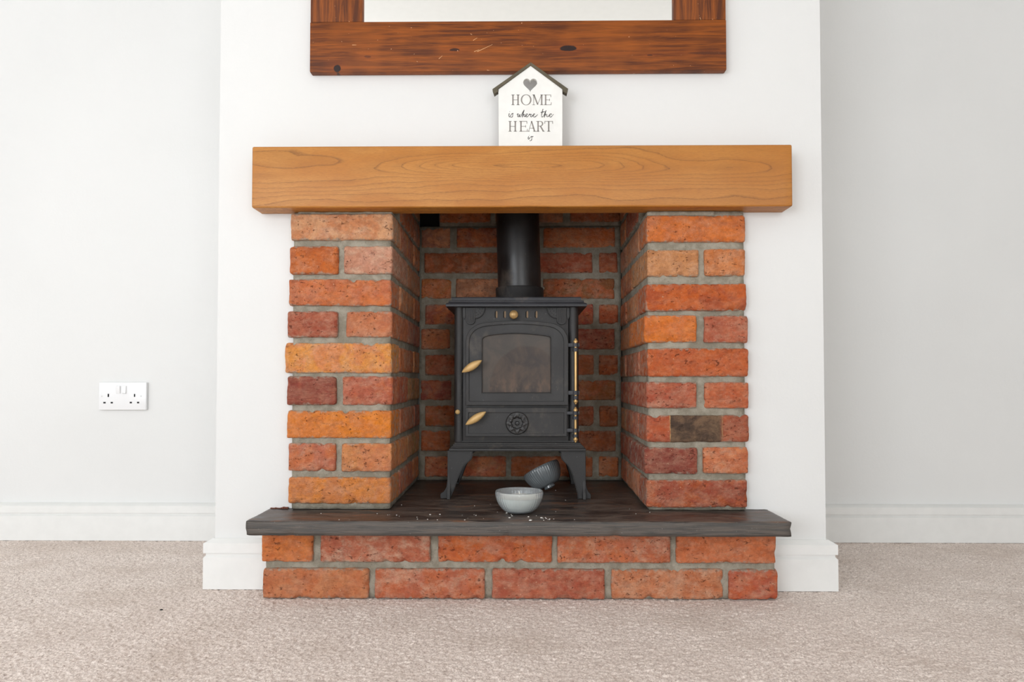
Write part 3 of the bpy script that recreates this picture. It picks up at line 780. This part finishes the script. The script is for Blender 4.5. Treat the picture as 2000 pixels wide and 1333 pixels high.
# top plate: stepped moulding
def tier(mb, x0, x1, y0, y1, z0, z1, bev): mb.box(x0, x1, y0, y1, z0, z1, bev)
tz = lambda y: A(0, y)[1]
mb = MB()
tx0, tx1 = A(168, 200, DV-.022)[0], A(1703, 200, DV-.022)[0]
zt = P(1010, 580.5, DV-.010).z; zl0 = P(1010, 599, DV-.022).z; zl1 = P(1010, 594, DV-.022).z
tier(mb, tx0, tx1, DV-.022, BKY+.012, zl0, zl1, .0018)
prof = [(.022, zl1-.001), (.0205, zl1+.0022), (.016, zl1+.0035), (.0145, zl1+.0065), (.015, zl1+.009), (.009, zl1+.0105), (.008, zt-.002), (.0095, zt)]
m_ = tx0+.022, tx1-.022
for i, (o1, z1_) in enumerate(prof[:-1]):
    o2, z2_ = prof[i+1]
    A_ = [(m_[0]-o1, DV-o1), (m_[1]+o1, DV-o1), (m_[1]+o1, BKY-.01+o1), (m_[0]-o1, BKY-.01+o1)]
    B_ = [(m_[0]-o2, DV-o2), (m_[1]+o2, DV-o2), (m_[1]+o2, BKY-.01+o2), (m_[0]-o2, BKY-.01+o2)]
    va = [mb.bm.verts.new((*p, z1_)) for p in A_]; vb = [mb.bm.verts.new((*p, z2_)) for p in B_]
    for k in range(4): mb.bm.faces.new((va[k], va[(k+1) % 4], vb[(k+1) % 4], vb[k]))
    if i == len(prof)-2: mb.bm.faces.new(vb)
mb.build('top_plate', MT['iron2'], sv, smooth=20)
# base plate
mb = MB()
sx_0, sx_1 = Bc(207, 0, DV-.022)[0], Bc(1690, 0, DV-.022)[0]
zb0 = P(1010, 882, DV-.022).z; zb1 = P(1010, 877, DV-.022).z
mb.box(sx_0, sx_1, DV-.022, BKY+.012, zb0, zb1, .001)
m_ = sx_0+.022, sx_1-.022
prof = [(.0215, zb1-.0005), (.018, zb1+.0020), (.016, zb1+.0055), (.014, zb1+.006), (.0125, zb1+.0095), (.0105, zb1+.010), (.009, zb1+.0135), (.004, zb1+.015), (.003, bz0+.003)]
for i in range(len(prof)-1):
    (o1, z1_), (o2, z2_) = prof[i], prof[i+1]
    A_ = [(m_[0]-o1, DV-o1), (m_[1]+o1, DV-o1), (m_[1]+o1, BKY-.01+o1), (m_[0]-o1, BKY-.01+o1)]
    B_ = [(m_[0]-o2, DV-o2), (m_[1]+o2, DV-o2), (m_[1]+o2, BKY-.01+o2), (m_[0]-o2, BKY-.01+o2)]
    va = [mb.bm.verts.new((*p, z1_)) for p in A_]; vb = [mb.bm.verts.new((*p, z2_)) for p in B_]
    for k in range(4): mb.bm.faces.new((va[k], va[(k+1) % 4], vb[(k+1) % 4], vb[k]))
mb.build('base_plate', MT['iron'], sv, smooth=20)
# legs
DL = DV-.014
def Lg(cx, cy): p = P(840+cx*U, 770+cy*U, DL); return (p.x, p.z)
lzb, lzt = ZS+.0008, zb0+.0005
left = [(190, 622), (188, 800), (186, 930), (176, 1005), (150, 1050), (112, 1075), (110, 1128), (215, 1128), (240, 1068), (262, 1020), (290, 940), (330, 850), (372, 775), (440, 715), (455, 685), (460, 622)]
right = [(1686, 622), (1690, 800), (1690, 940), (1698, 1005), (1715, 1050), (1745, 1078), (1745, 1130), (1605, 1130), (1600, 1070), (1588, 1020), (1565, 940), (1540, 860), (1500, 780), (1440, 718), (1424, 685), (1420, 622)]
def leg(prof_px, front):
    pts = [Lg(*p) for p in prof_px]
    zlo, zhi = min(p[1] for p in pts), max(p[1] for p in pts)
    pts = [(x, lzb+(z-zlo)/(zhi-zlo)*(lzt-lzb)) for x, z in pts]
    y0 = DL if front else BKY-.0
    dirn = 1 if front else -1
    mb = MB(); mb.poly(pts, y0, y0+dirn*.008, (), .0012)
    # raised rib along the inner curve
    mb.tube([(x, y0-dirn*.0005, z) for x, z in catmull(pts[7:16], 3)], .0013, 6)
    xo = pts[1][0]; s = 1 if pts[-1][0] > pts[0][0] else -1
    # side flange: same profile turned through 90 degrees round the outer corner
    sub = MB(); sub.poly([(max((x-xo)*s, -.004 if z > lzb+.02 else -.010), z) for x, z in pts], 0, .008, (), .001)
    M = Matrix(((0, -s if False else s, 0, xo), (dirn, 0, 0, y0), (0, 0, 1, 0), (0, 0, 0, 1)))
    for v in sub.bm.verts:
        u, t_, z = v.co; v.co = Vector((xo+s*t_, y0+dirn*u, z))
    me = bpy.data.meshes.new('t'); sub.bm.to_mesh(me); sub.bm.free(); mb.bm.from_mesh(me); bpy.data.meshes.remove(me)
    mb.build('leg', MT['iron'], sv, smooth=35)
for pp in (left, right): leg(pp, True); leg(pp, False)
# corner ornament, slots and knob on the front
DO = DV-.001
def ornament(x0, x1, fan0, fan1, s):
    mb = MB()
    pts = [A(x0, 232), A(x1, 232)]
    yb = 368; r_ = (x1-x0)/2; xc = (x0+x1)/2
    pts += [A(xc+r_*math.cos(a), yb+r_*.95*math.sin(a)) for a in [math.pi*i/10 for i in range(11)]]
    mb.poly(pts, DO-.004, DO+.001, (), .0008)
    for k in range(5):
        xx = x0+(x1-x0)*(k+.9)/5.8; mb.tube([(*A(xx, 245)[:1], DO-.004, A(xx, 245)[1]), (A(xx, 0)[0], DO-.004, A(xx, 368+r_*.5)[1])], .0010, 6)
    fc = x1 if s > 0 else x0
    q = [A(fc, 232)]+[A(fc+s*108*math.cos(a), 232+118*math.sin(a)) for a in [math.pi/2*i/12 for i in range(13)]]
    mb.poly(q, DO-.0025, DO+.001, (), .0006)
    mb.tube([(A(fc+s*104*math.cos(a), 0)[0], DO-.003, A(0, 232+114*math.sin(a))[1]) for a in [math.pi/2*i/12 for i in range(13)]], .0012, 6)
    for rr_ in (50, 78):
        for a in [math.pi/2*(i+.5)/(3 if rr_ == 50 else 5) for i in range(3 if rr_ == 50 else 5)]:
            p = A(fc+s*rr_*math.cos(a), 232+rr_*1.08*math.sin(a))
            mb.lathe([(.0013, 0), (.0009, .0009), (0, .0012)], Matrix.Translation((p[0], DO-.0025, p[1])) @ Matrix.Rotation(R(90), 4, 'X'), 10)
    # small stepped bracket on the outside
    e0, e1 = (x0-32, x0-4) if s > 0 else (x1+4, x1+34)
    mb.poly([A(e0, 232), A(e1, 232), A(e1, 330), A((e0+e1)/2, 362), A(e0, 330)], DO-.002, DO+.001, (), .0004)
    mb.build('corner_ornament', MT['iron'], sv, smooth=35)
ornament(388, 490, 0, 0, 1); ornament(1375, 1478, 0, 0, -1)
for cx_ in (717, 808, 1050, 1150):
    q = [A(cx_+15*math.cos(a), (285 if a > math.pi else 325)-0+15*math.sin(a)*1.2) for a in [2*math.pi*i/20 for i in range(20)]]
    mb = MB(); mb.poly(q, DO-.0008, DO+.0005); mb.build('air_slot', MT['matt_black'], sv)
    mb = MB(); mb.poly([(x*.6+q[0][0]*.4+.000, z) for x, z in q], DO-.0013, DO+.0005); mb.build('slider', MT['slider'], sv)
kp = A(908, 305, DO-.016)
MB().lathe([(.004, 0), (.004, .006), (.0085, .009), (.0112, .014), (.0105, .019), (.006, .0225), (0, .0235)], Matrix.Translation((kp[0], DO, kp[1])) @ Matrix.Rotation(R(90), 4, 'X'), 28).build('knob', MT['knob'], sv, smooth=40)
# main door
dr = bpy.data.objects.new('door', None)
def arch(x0, x1, ytop, ysh, yspr, ybot, D, k=6):
    w_ = x1-x0
    tp = [(x0, yspr), (x0+w_*.018, yspr-(yspr-ysh)*.42), (x0+w_*.075, ysh+(yspr-ysh)*.18), (x0+w_*.19, ysh-(ysh-ytop)*.35), (x0+w_*.5, ytop), (x1-w_*.19, ysh-(ysh-ytop)*.35), (x1-w_*.075, ysh+(yspr-ysh)*.18), (x1-w_*.018, yspr-(yspr-ysh)*.42), (x1, yspr)]
    return [A(x, y, D) for x, y in [(x0+6, ybot), (x0, ybot-8)]+catmull(tp, k)+[(x1, ybot-8), (x1-6, ybot)]]
DD = DO-.010
outer = arch(387, 1500, 372, 405, 600, 1290, DD); lip = arch(424, 1452, 410, 442, 600, 1247, DD)
def garch(e):
    tp = [(566-e, 585), (576-e, 562-e), (610, 541-e), (700, 524-e), (840, 513-e), (937, 511-e), (1060, 516-e), (1180, 527-e), (1270, 541-e), (1296+e, 548-e), (1306+e, 562)]
    return [A(x, y, DD) for x, y in [(566-e, 1150+e)]+catmull(tp, 3)+[(1308+e, 1150+e)]]
gh = garch(0)
door_mesh = MB(); door_mesh.poly(outer, DD, DO-.0005, [gh], .001); door_mesh.poly(outer, DD-.0035, DD+.001, [lip], .0012)
rim = garch(6)
door_mesh.tube([(x, DD-.0002, z) for x, z in rim], .0014, 6, True)
door = door_mesh.build('door', MT['iron'], sv, (A(950, 830, DD)[0], DO, A(950, 830, DD)[1]), 35)
gc = A(937, 830, DD)
gg = garch(4)
MB().poly(gg, DD+.005, DD+.008).build('door_glass', MT['sglass'], door, (gc[0], DD+.006, gc[1]))
def spindle(p, q, r, D, parent, off):
    a = Vector((p[0], D, p[1])); b_ = Vector((q[0], D-.004, q[1])); pts = []; rs = []
    for i in range(17):
        t_ = i/16; pts.append(a.lerp(b_, t_)); rs.append(max(.0006, r*(math.sin(math.pi*t_)**.72)))
    mb = MB(); mb.tube(pts, rs, 20)
    o = mb.build('handle', MT['handle'], parent, tuple(a.lerp(b_, .5)), 60)
    c = a.lerp(b_, off)
    MB().lathe([(.005, 0), (.0045, .008), (.0045, DO-D-.008)], Matrix.Translation((c.x, DO-.008, c.z)) @ Matrix.Rotation(R(90), 4, 'X'), 16).build('handle_stem', MT['iron'], parent, smooth=40)
    return o
dh = DD-.022
spindle(A(345, 932, dh), A(562, 802, dh), .0098, dh, door, .72)
# ash door
ao = [Bc(*p, DD) for p in ((385, 460), (385, 156), (392, 150), (1478, 150), (1485, 156), (1485, 460))]
al = [Bc(*p, DD) for p in ((418, 428), (418, 204), (1452, 204), (1452, 428))]
mb = MB(); mb.poly(ao, DD, DO-.0005, (), .001); mb.poly(ao, DD-.003, DD+.001, [al], .001)
ash = mb.build('ash_door', MT['iron'], sv, (Bc(935, 305, DD)[0], DO, Bc(935, 305, DD)[1]), 35)
spindle(Bc(385, 335, dh), Bc(607, 192, dh), .0095, dh, ash, .7)
wc = Bc(945, 318, DD-.008); wr = .0285
WM = Matrix.Translation((wc[0], DD-.0002, wc[1])) @ Matrix.Rotation(R(90), 4, 'X')
mb = MB(); mb.lathe([(wr, 0), (wr, .003), (wr*.93, .005), (0, .005)], WM, 40)
mb.lathe([(wr*.50, .004), (wr*.80, .005), (wr*.80, .0115), (wr*.66, .0125), (wr*.50, .011), (wr*.44, .005)], WM, 64, lambda a, r, z: 1+.17*math.cos(8*a) if r > wr*.6 else 1+.07*math.cos(8*a))
mb.lathe([(.0055, .004), (.0055, .009), (.004, .011), (.0018, .0112), (.0018, .0135), (0, .014)], WM, 20)
mb.build('air_wheel', MT['flue'], ash, smooth=35)
# hinges and brass rods
def hinge(y0, y1, fn, lo, hi, D=DD-.002):
    mb = MB(); a, b_ = fn(1458, hi, D), fn(1622, lo, D)
    mb.box(a[0], b_[0], D, D+.006, a[1], b_[1], .0012)
    xr = fn(1578, 0, D)[0]
    mb.lathe([(.0075, a[1]), (.0075, b_[1])], Matrix.Translation((xr, D+.003, 0)), 20)
    # the fixed knuckle below on the body
    c, d = fn(1530, y1, D), fn(1612, y0, D)
    mb.lathe([(0, c[1]), (.0072, c[1]), (.0072, d[1]), (0, d[1])], Matrix.Translation((xr, D+.003, 0)), 20)
    mb.box(c[0]+.004, d[0]+.0, D+.003, DV+.012, c[1]+.0003, d[1]-.0003, .0008)
    return mb.build('hinge', MT['iron2'], sv, smooth=35)
hinge(665, 705, A, 615, 655); hinge(1188, 1226, A, 1132, 1176)
hinge(243, 277, Bc, 190, 226); hinge(440, 470, Bc, 376, 416)
DH = DD+.001
def rod(fn, y0, y1, fins, parent=sv):
    xr = fn(1578, 0, DH)[0]; mb = MB()
    mb.lathe([(0, fn(0, y1, DH)[1]), (.0034, fn(0, y1, DH)[1]), (.0034, fn(0, y0, DH)[1]), (0, fn(0, y0, DH)[1])], Matrix.Translation((xr, DH-.0, 0)), 16)
    for fy, up in fins:
        z = fn(0, fy, DH)[1]
        pr_ = [(0, -.001), (.0052, 0), (.0056, .003), (.0036, .0062), (.0022, .0075), (.0026, .009), (0, .0105)]
        mb.lathe([(r_, z+(1 if up else -1)*zz) for r_, zz in pr_], Matrix.Translation((xr, DH, 0)), 18)
    mb.build('brass_rod', MT['brassrod'], parent, smooth=45)
rod(A, 600, 1240, ((608, True), (1236, False)))
rod(Bc, 170, 500, ((184, True), (482, False)))
p = Bc(300, 195, DV-.01)
MB().lathe([(.003, 0), (.003, .006), (.0055, .008), (.0058, .011), (.003, .014), (0, .0145)], Matrix.Translation((p[0], DV-.002, p[1])) @ Matrix.Rotation(R(90), 4, 'X'), 20).build('brass_stud', MT['handle'], sv, smooth=40)
# flue
DFL = 1.955
fb, ft = P(1015.5, 581, DFL), P(1011, 415, DFL)
S_ = 1400/DFL
rf = 42.3/S_
dz = topz+.159
lean = (ft.x-fb.x)/(ft.z-fb.z)
MSH = Matrix(((1, 0, lean, fb.x-lean*zt), (0, 1, 0, DFL), (0, 0, 1, 0), (0, 0, 0, 1)))
MB().lathe([(rf, zt+.02), (rf, dz)], MSH, 64).build('flue_pipe', MT['flue'], sv, smooth=60)
MB().lathe([(rf+.009, zt-.0005), (rf+.009, zt+.003), (rf+.0065, zt+.006), (rf+.0065, zt+.040), (rf+.005, zt+.043), (rf-.002, zt+.043)], MSH, 64).build('flue_collar', MT['iron'], sv, smooth=40)
# ---------------------------------------------------------------- candle bowl and grey bowl
bs = .0526; bh = .048
def bowl_prof(r, h, wall=.0025):
    outp = [(0, 0), (r*.42, 0), (r*.62, h*.08), (r*.80, h*.28), (r*.92, h*.52), (r*.985, h*.78), (r, h*.96), (r*.985, h*1.0)]
    o = catmull(outp, 3)
    inn = [(x-wall if x-wall > 0 else 0, max(z, wall) if z < h*.6 else z) for x, z in reversed(outp)]
    return o+catmull(inn[1:], 3)
def flute(n, d): return lambda a, r, z: 1+d*abs(math.sin(a*n/2))*(1 if r > bs*.3 and z < bh*.93 else .2)
cb = thing('candle_bowl', 'cream candle in a ribbed frosted glass bowl on the slate hearth', 'candle', (X(1014, 1.605), 1.605, ZS+.0012))
mt = Matrix.Translation((X(1014, 1.605), 1.605, ZS+.0012))
MB().lathe(bowl_prof(bs, bh), mt, 160, flute(44, .022)).build('bowl', MT['bowlglass'], cb, smooth=180)
wp = [(0, .0032)]+[(r-.0034, z) for r, z in [(bs*.42, .0032), (bs*.62, bh*.11), (bs*.80, bh*.30), (bs*.92, bh*.53), (bs*.965, bh*.70)]]+[(bs*.4, bh*.705), (.004, bh*.70), (0, bh*.70)]
MB().lathe(wp, mt, 64).build('candle_wax', MT['wax'], cb, smooth=50)
MB().tube([mt @ Vector((0, 0, bh*.69)), mt @ Vector((.0005, 0, bh*.86)), mt @ Vector((.0, 0, bh*.97))], .0011, 8).build('wick', MT['wick'], cb, smooth=60)
gr_ = thing('grey_bowl', 'tipped over grey ribbed glass bowl on the hearth under the stove', 'bowl', (0, 0, 0))
rb = .0505; hb = .052
tilt = Matrix.Rotation(R(-27), 4, 'Y') @ Matrix.Rotation(R(-14), 4, 'X')
bc = P(1063, 931, 1.925)
ctr = Matrix.Translation((0, 0, -hb*.55))
prof_ = bowl_prof(rb, hb)
mbz = MB(); mbz.lathe(prof_, ctr, 200, lambda a, r, z: 1+.03*abs(math.sin(a*24))*(1 if r > rb*.25 and z < hb*.95 else .15)); foot = [(rb*.30, .002), (rb*.30, -.006), (rb*.26, -.0068), (rb*.22, -.006), (rb*.22, .002)]
Mg = tilt
zmin = min((Mg @ (ctr @ Vector((r*math.cos(a), r*math.sin(a), z)))).z for r, z in prof_+foot for a in [i*.2 for i in range(32)])
gr_.location = (bc.x, 1.925, ZS+.0015-zmin)
for v in mbz.bm.verts: v.co = Mg @ v.co
o = mbz.build('bowl', MT['greyglass'], None, None, 180); o.parent = gr_
mf = MB(); mf.lathe(foot, Mg @ ctr, 60); o = mf.build('foot_ring', MT['greyglass'], None, None, 40); o.parent = gr_
# ---------------------------------------------------------------- crumbs
mb = MB(); rr = random.Random(8)
def onslab(px, py): 
    D = 1400*.294/(py-744); return X(px, D), D
spots = [(841, 1006), (860, 1005.5), (990, 1002.5), (1000, 1008), (995, 1012), (1032, 1010), (1057, 1012), (1036, 1017), (930, 1007), (1070, 1014.5), (958, 985), (1104, 977), (1085, 958), (629, 1004), (664, 1016), (762, 1006), (684, 1016.5), (908, 1016)]
spots += [(rr.uniform(700, 1300), rr.uniform(985, 1016)) for _ in range(26)]+[(rr.uniform(1060, 1085), rr.uniform(1010, 1017)) for _ in range(8)]
for i, (u, v) in enumerate(spots):
    x, y = onslab(u, v); s = rr.uniform(.0016, .0028) if i < 8 else rr.uniform(.0006, .0014)
    r = bmesh.ops.create_icosphere(mb.bm, subdivisions=1, radius=s)
    for q in r['verts']: q.co = Vector((q.co.x*rr.uniform(.8, 1.6), q.co.y*1.1, q.co.z*.6))+Vector((x, y, ZS+.0006+s*.5))
o = mb.build('wax_crumbs', MT['crumb']); o['kind'] = 'stuff'; o['label'] = 'white crumbs scattered on the slate hearth around the candle bowl'; o['category'] = 'crumbs'
mb = MB(); x = P(321, 1192, 1.0)
Dq = 1400*H/(1192-744); r = bmesh.ops.create_icosphere(mb.bm, subdivisions=1, radius=.0032)
for q in r['verts']: q.co = Vector((q.co.x*1.3, q.co.y*.8, q.co.z*.5))+Vector((X(321, Dq), Dq, .002))
o = mb.build('carpet_speck', MT['matt_black']); o['label'] = 'tiny black speck lying on the carpet left of the hearth'; o['category'] = 'speck'
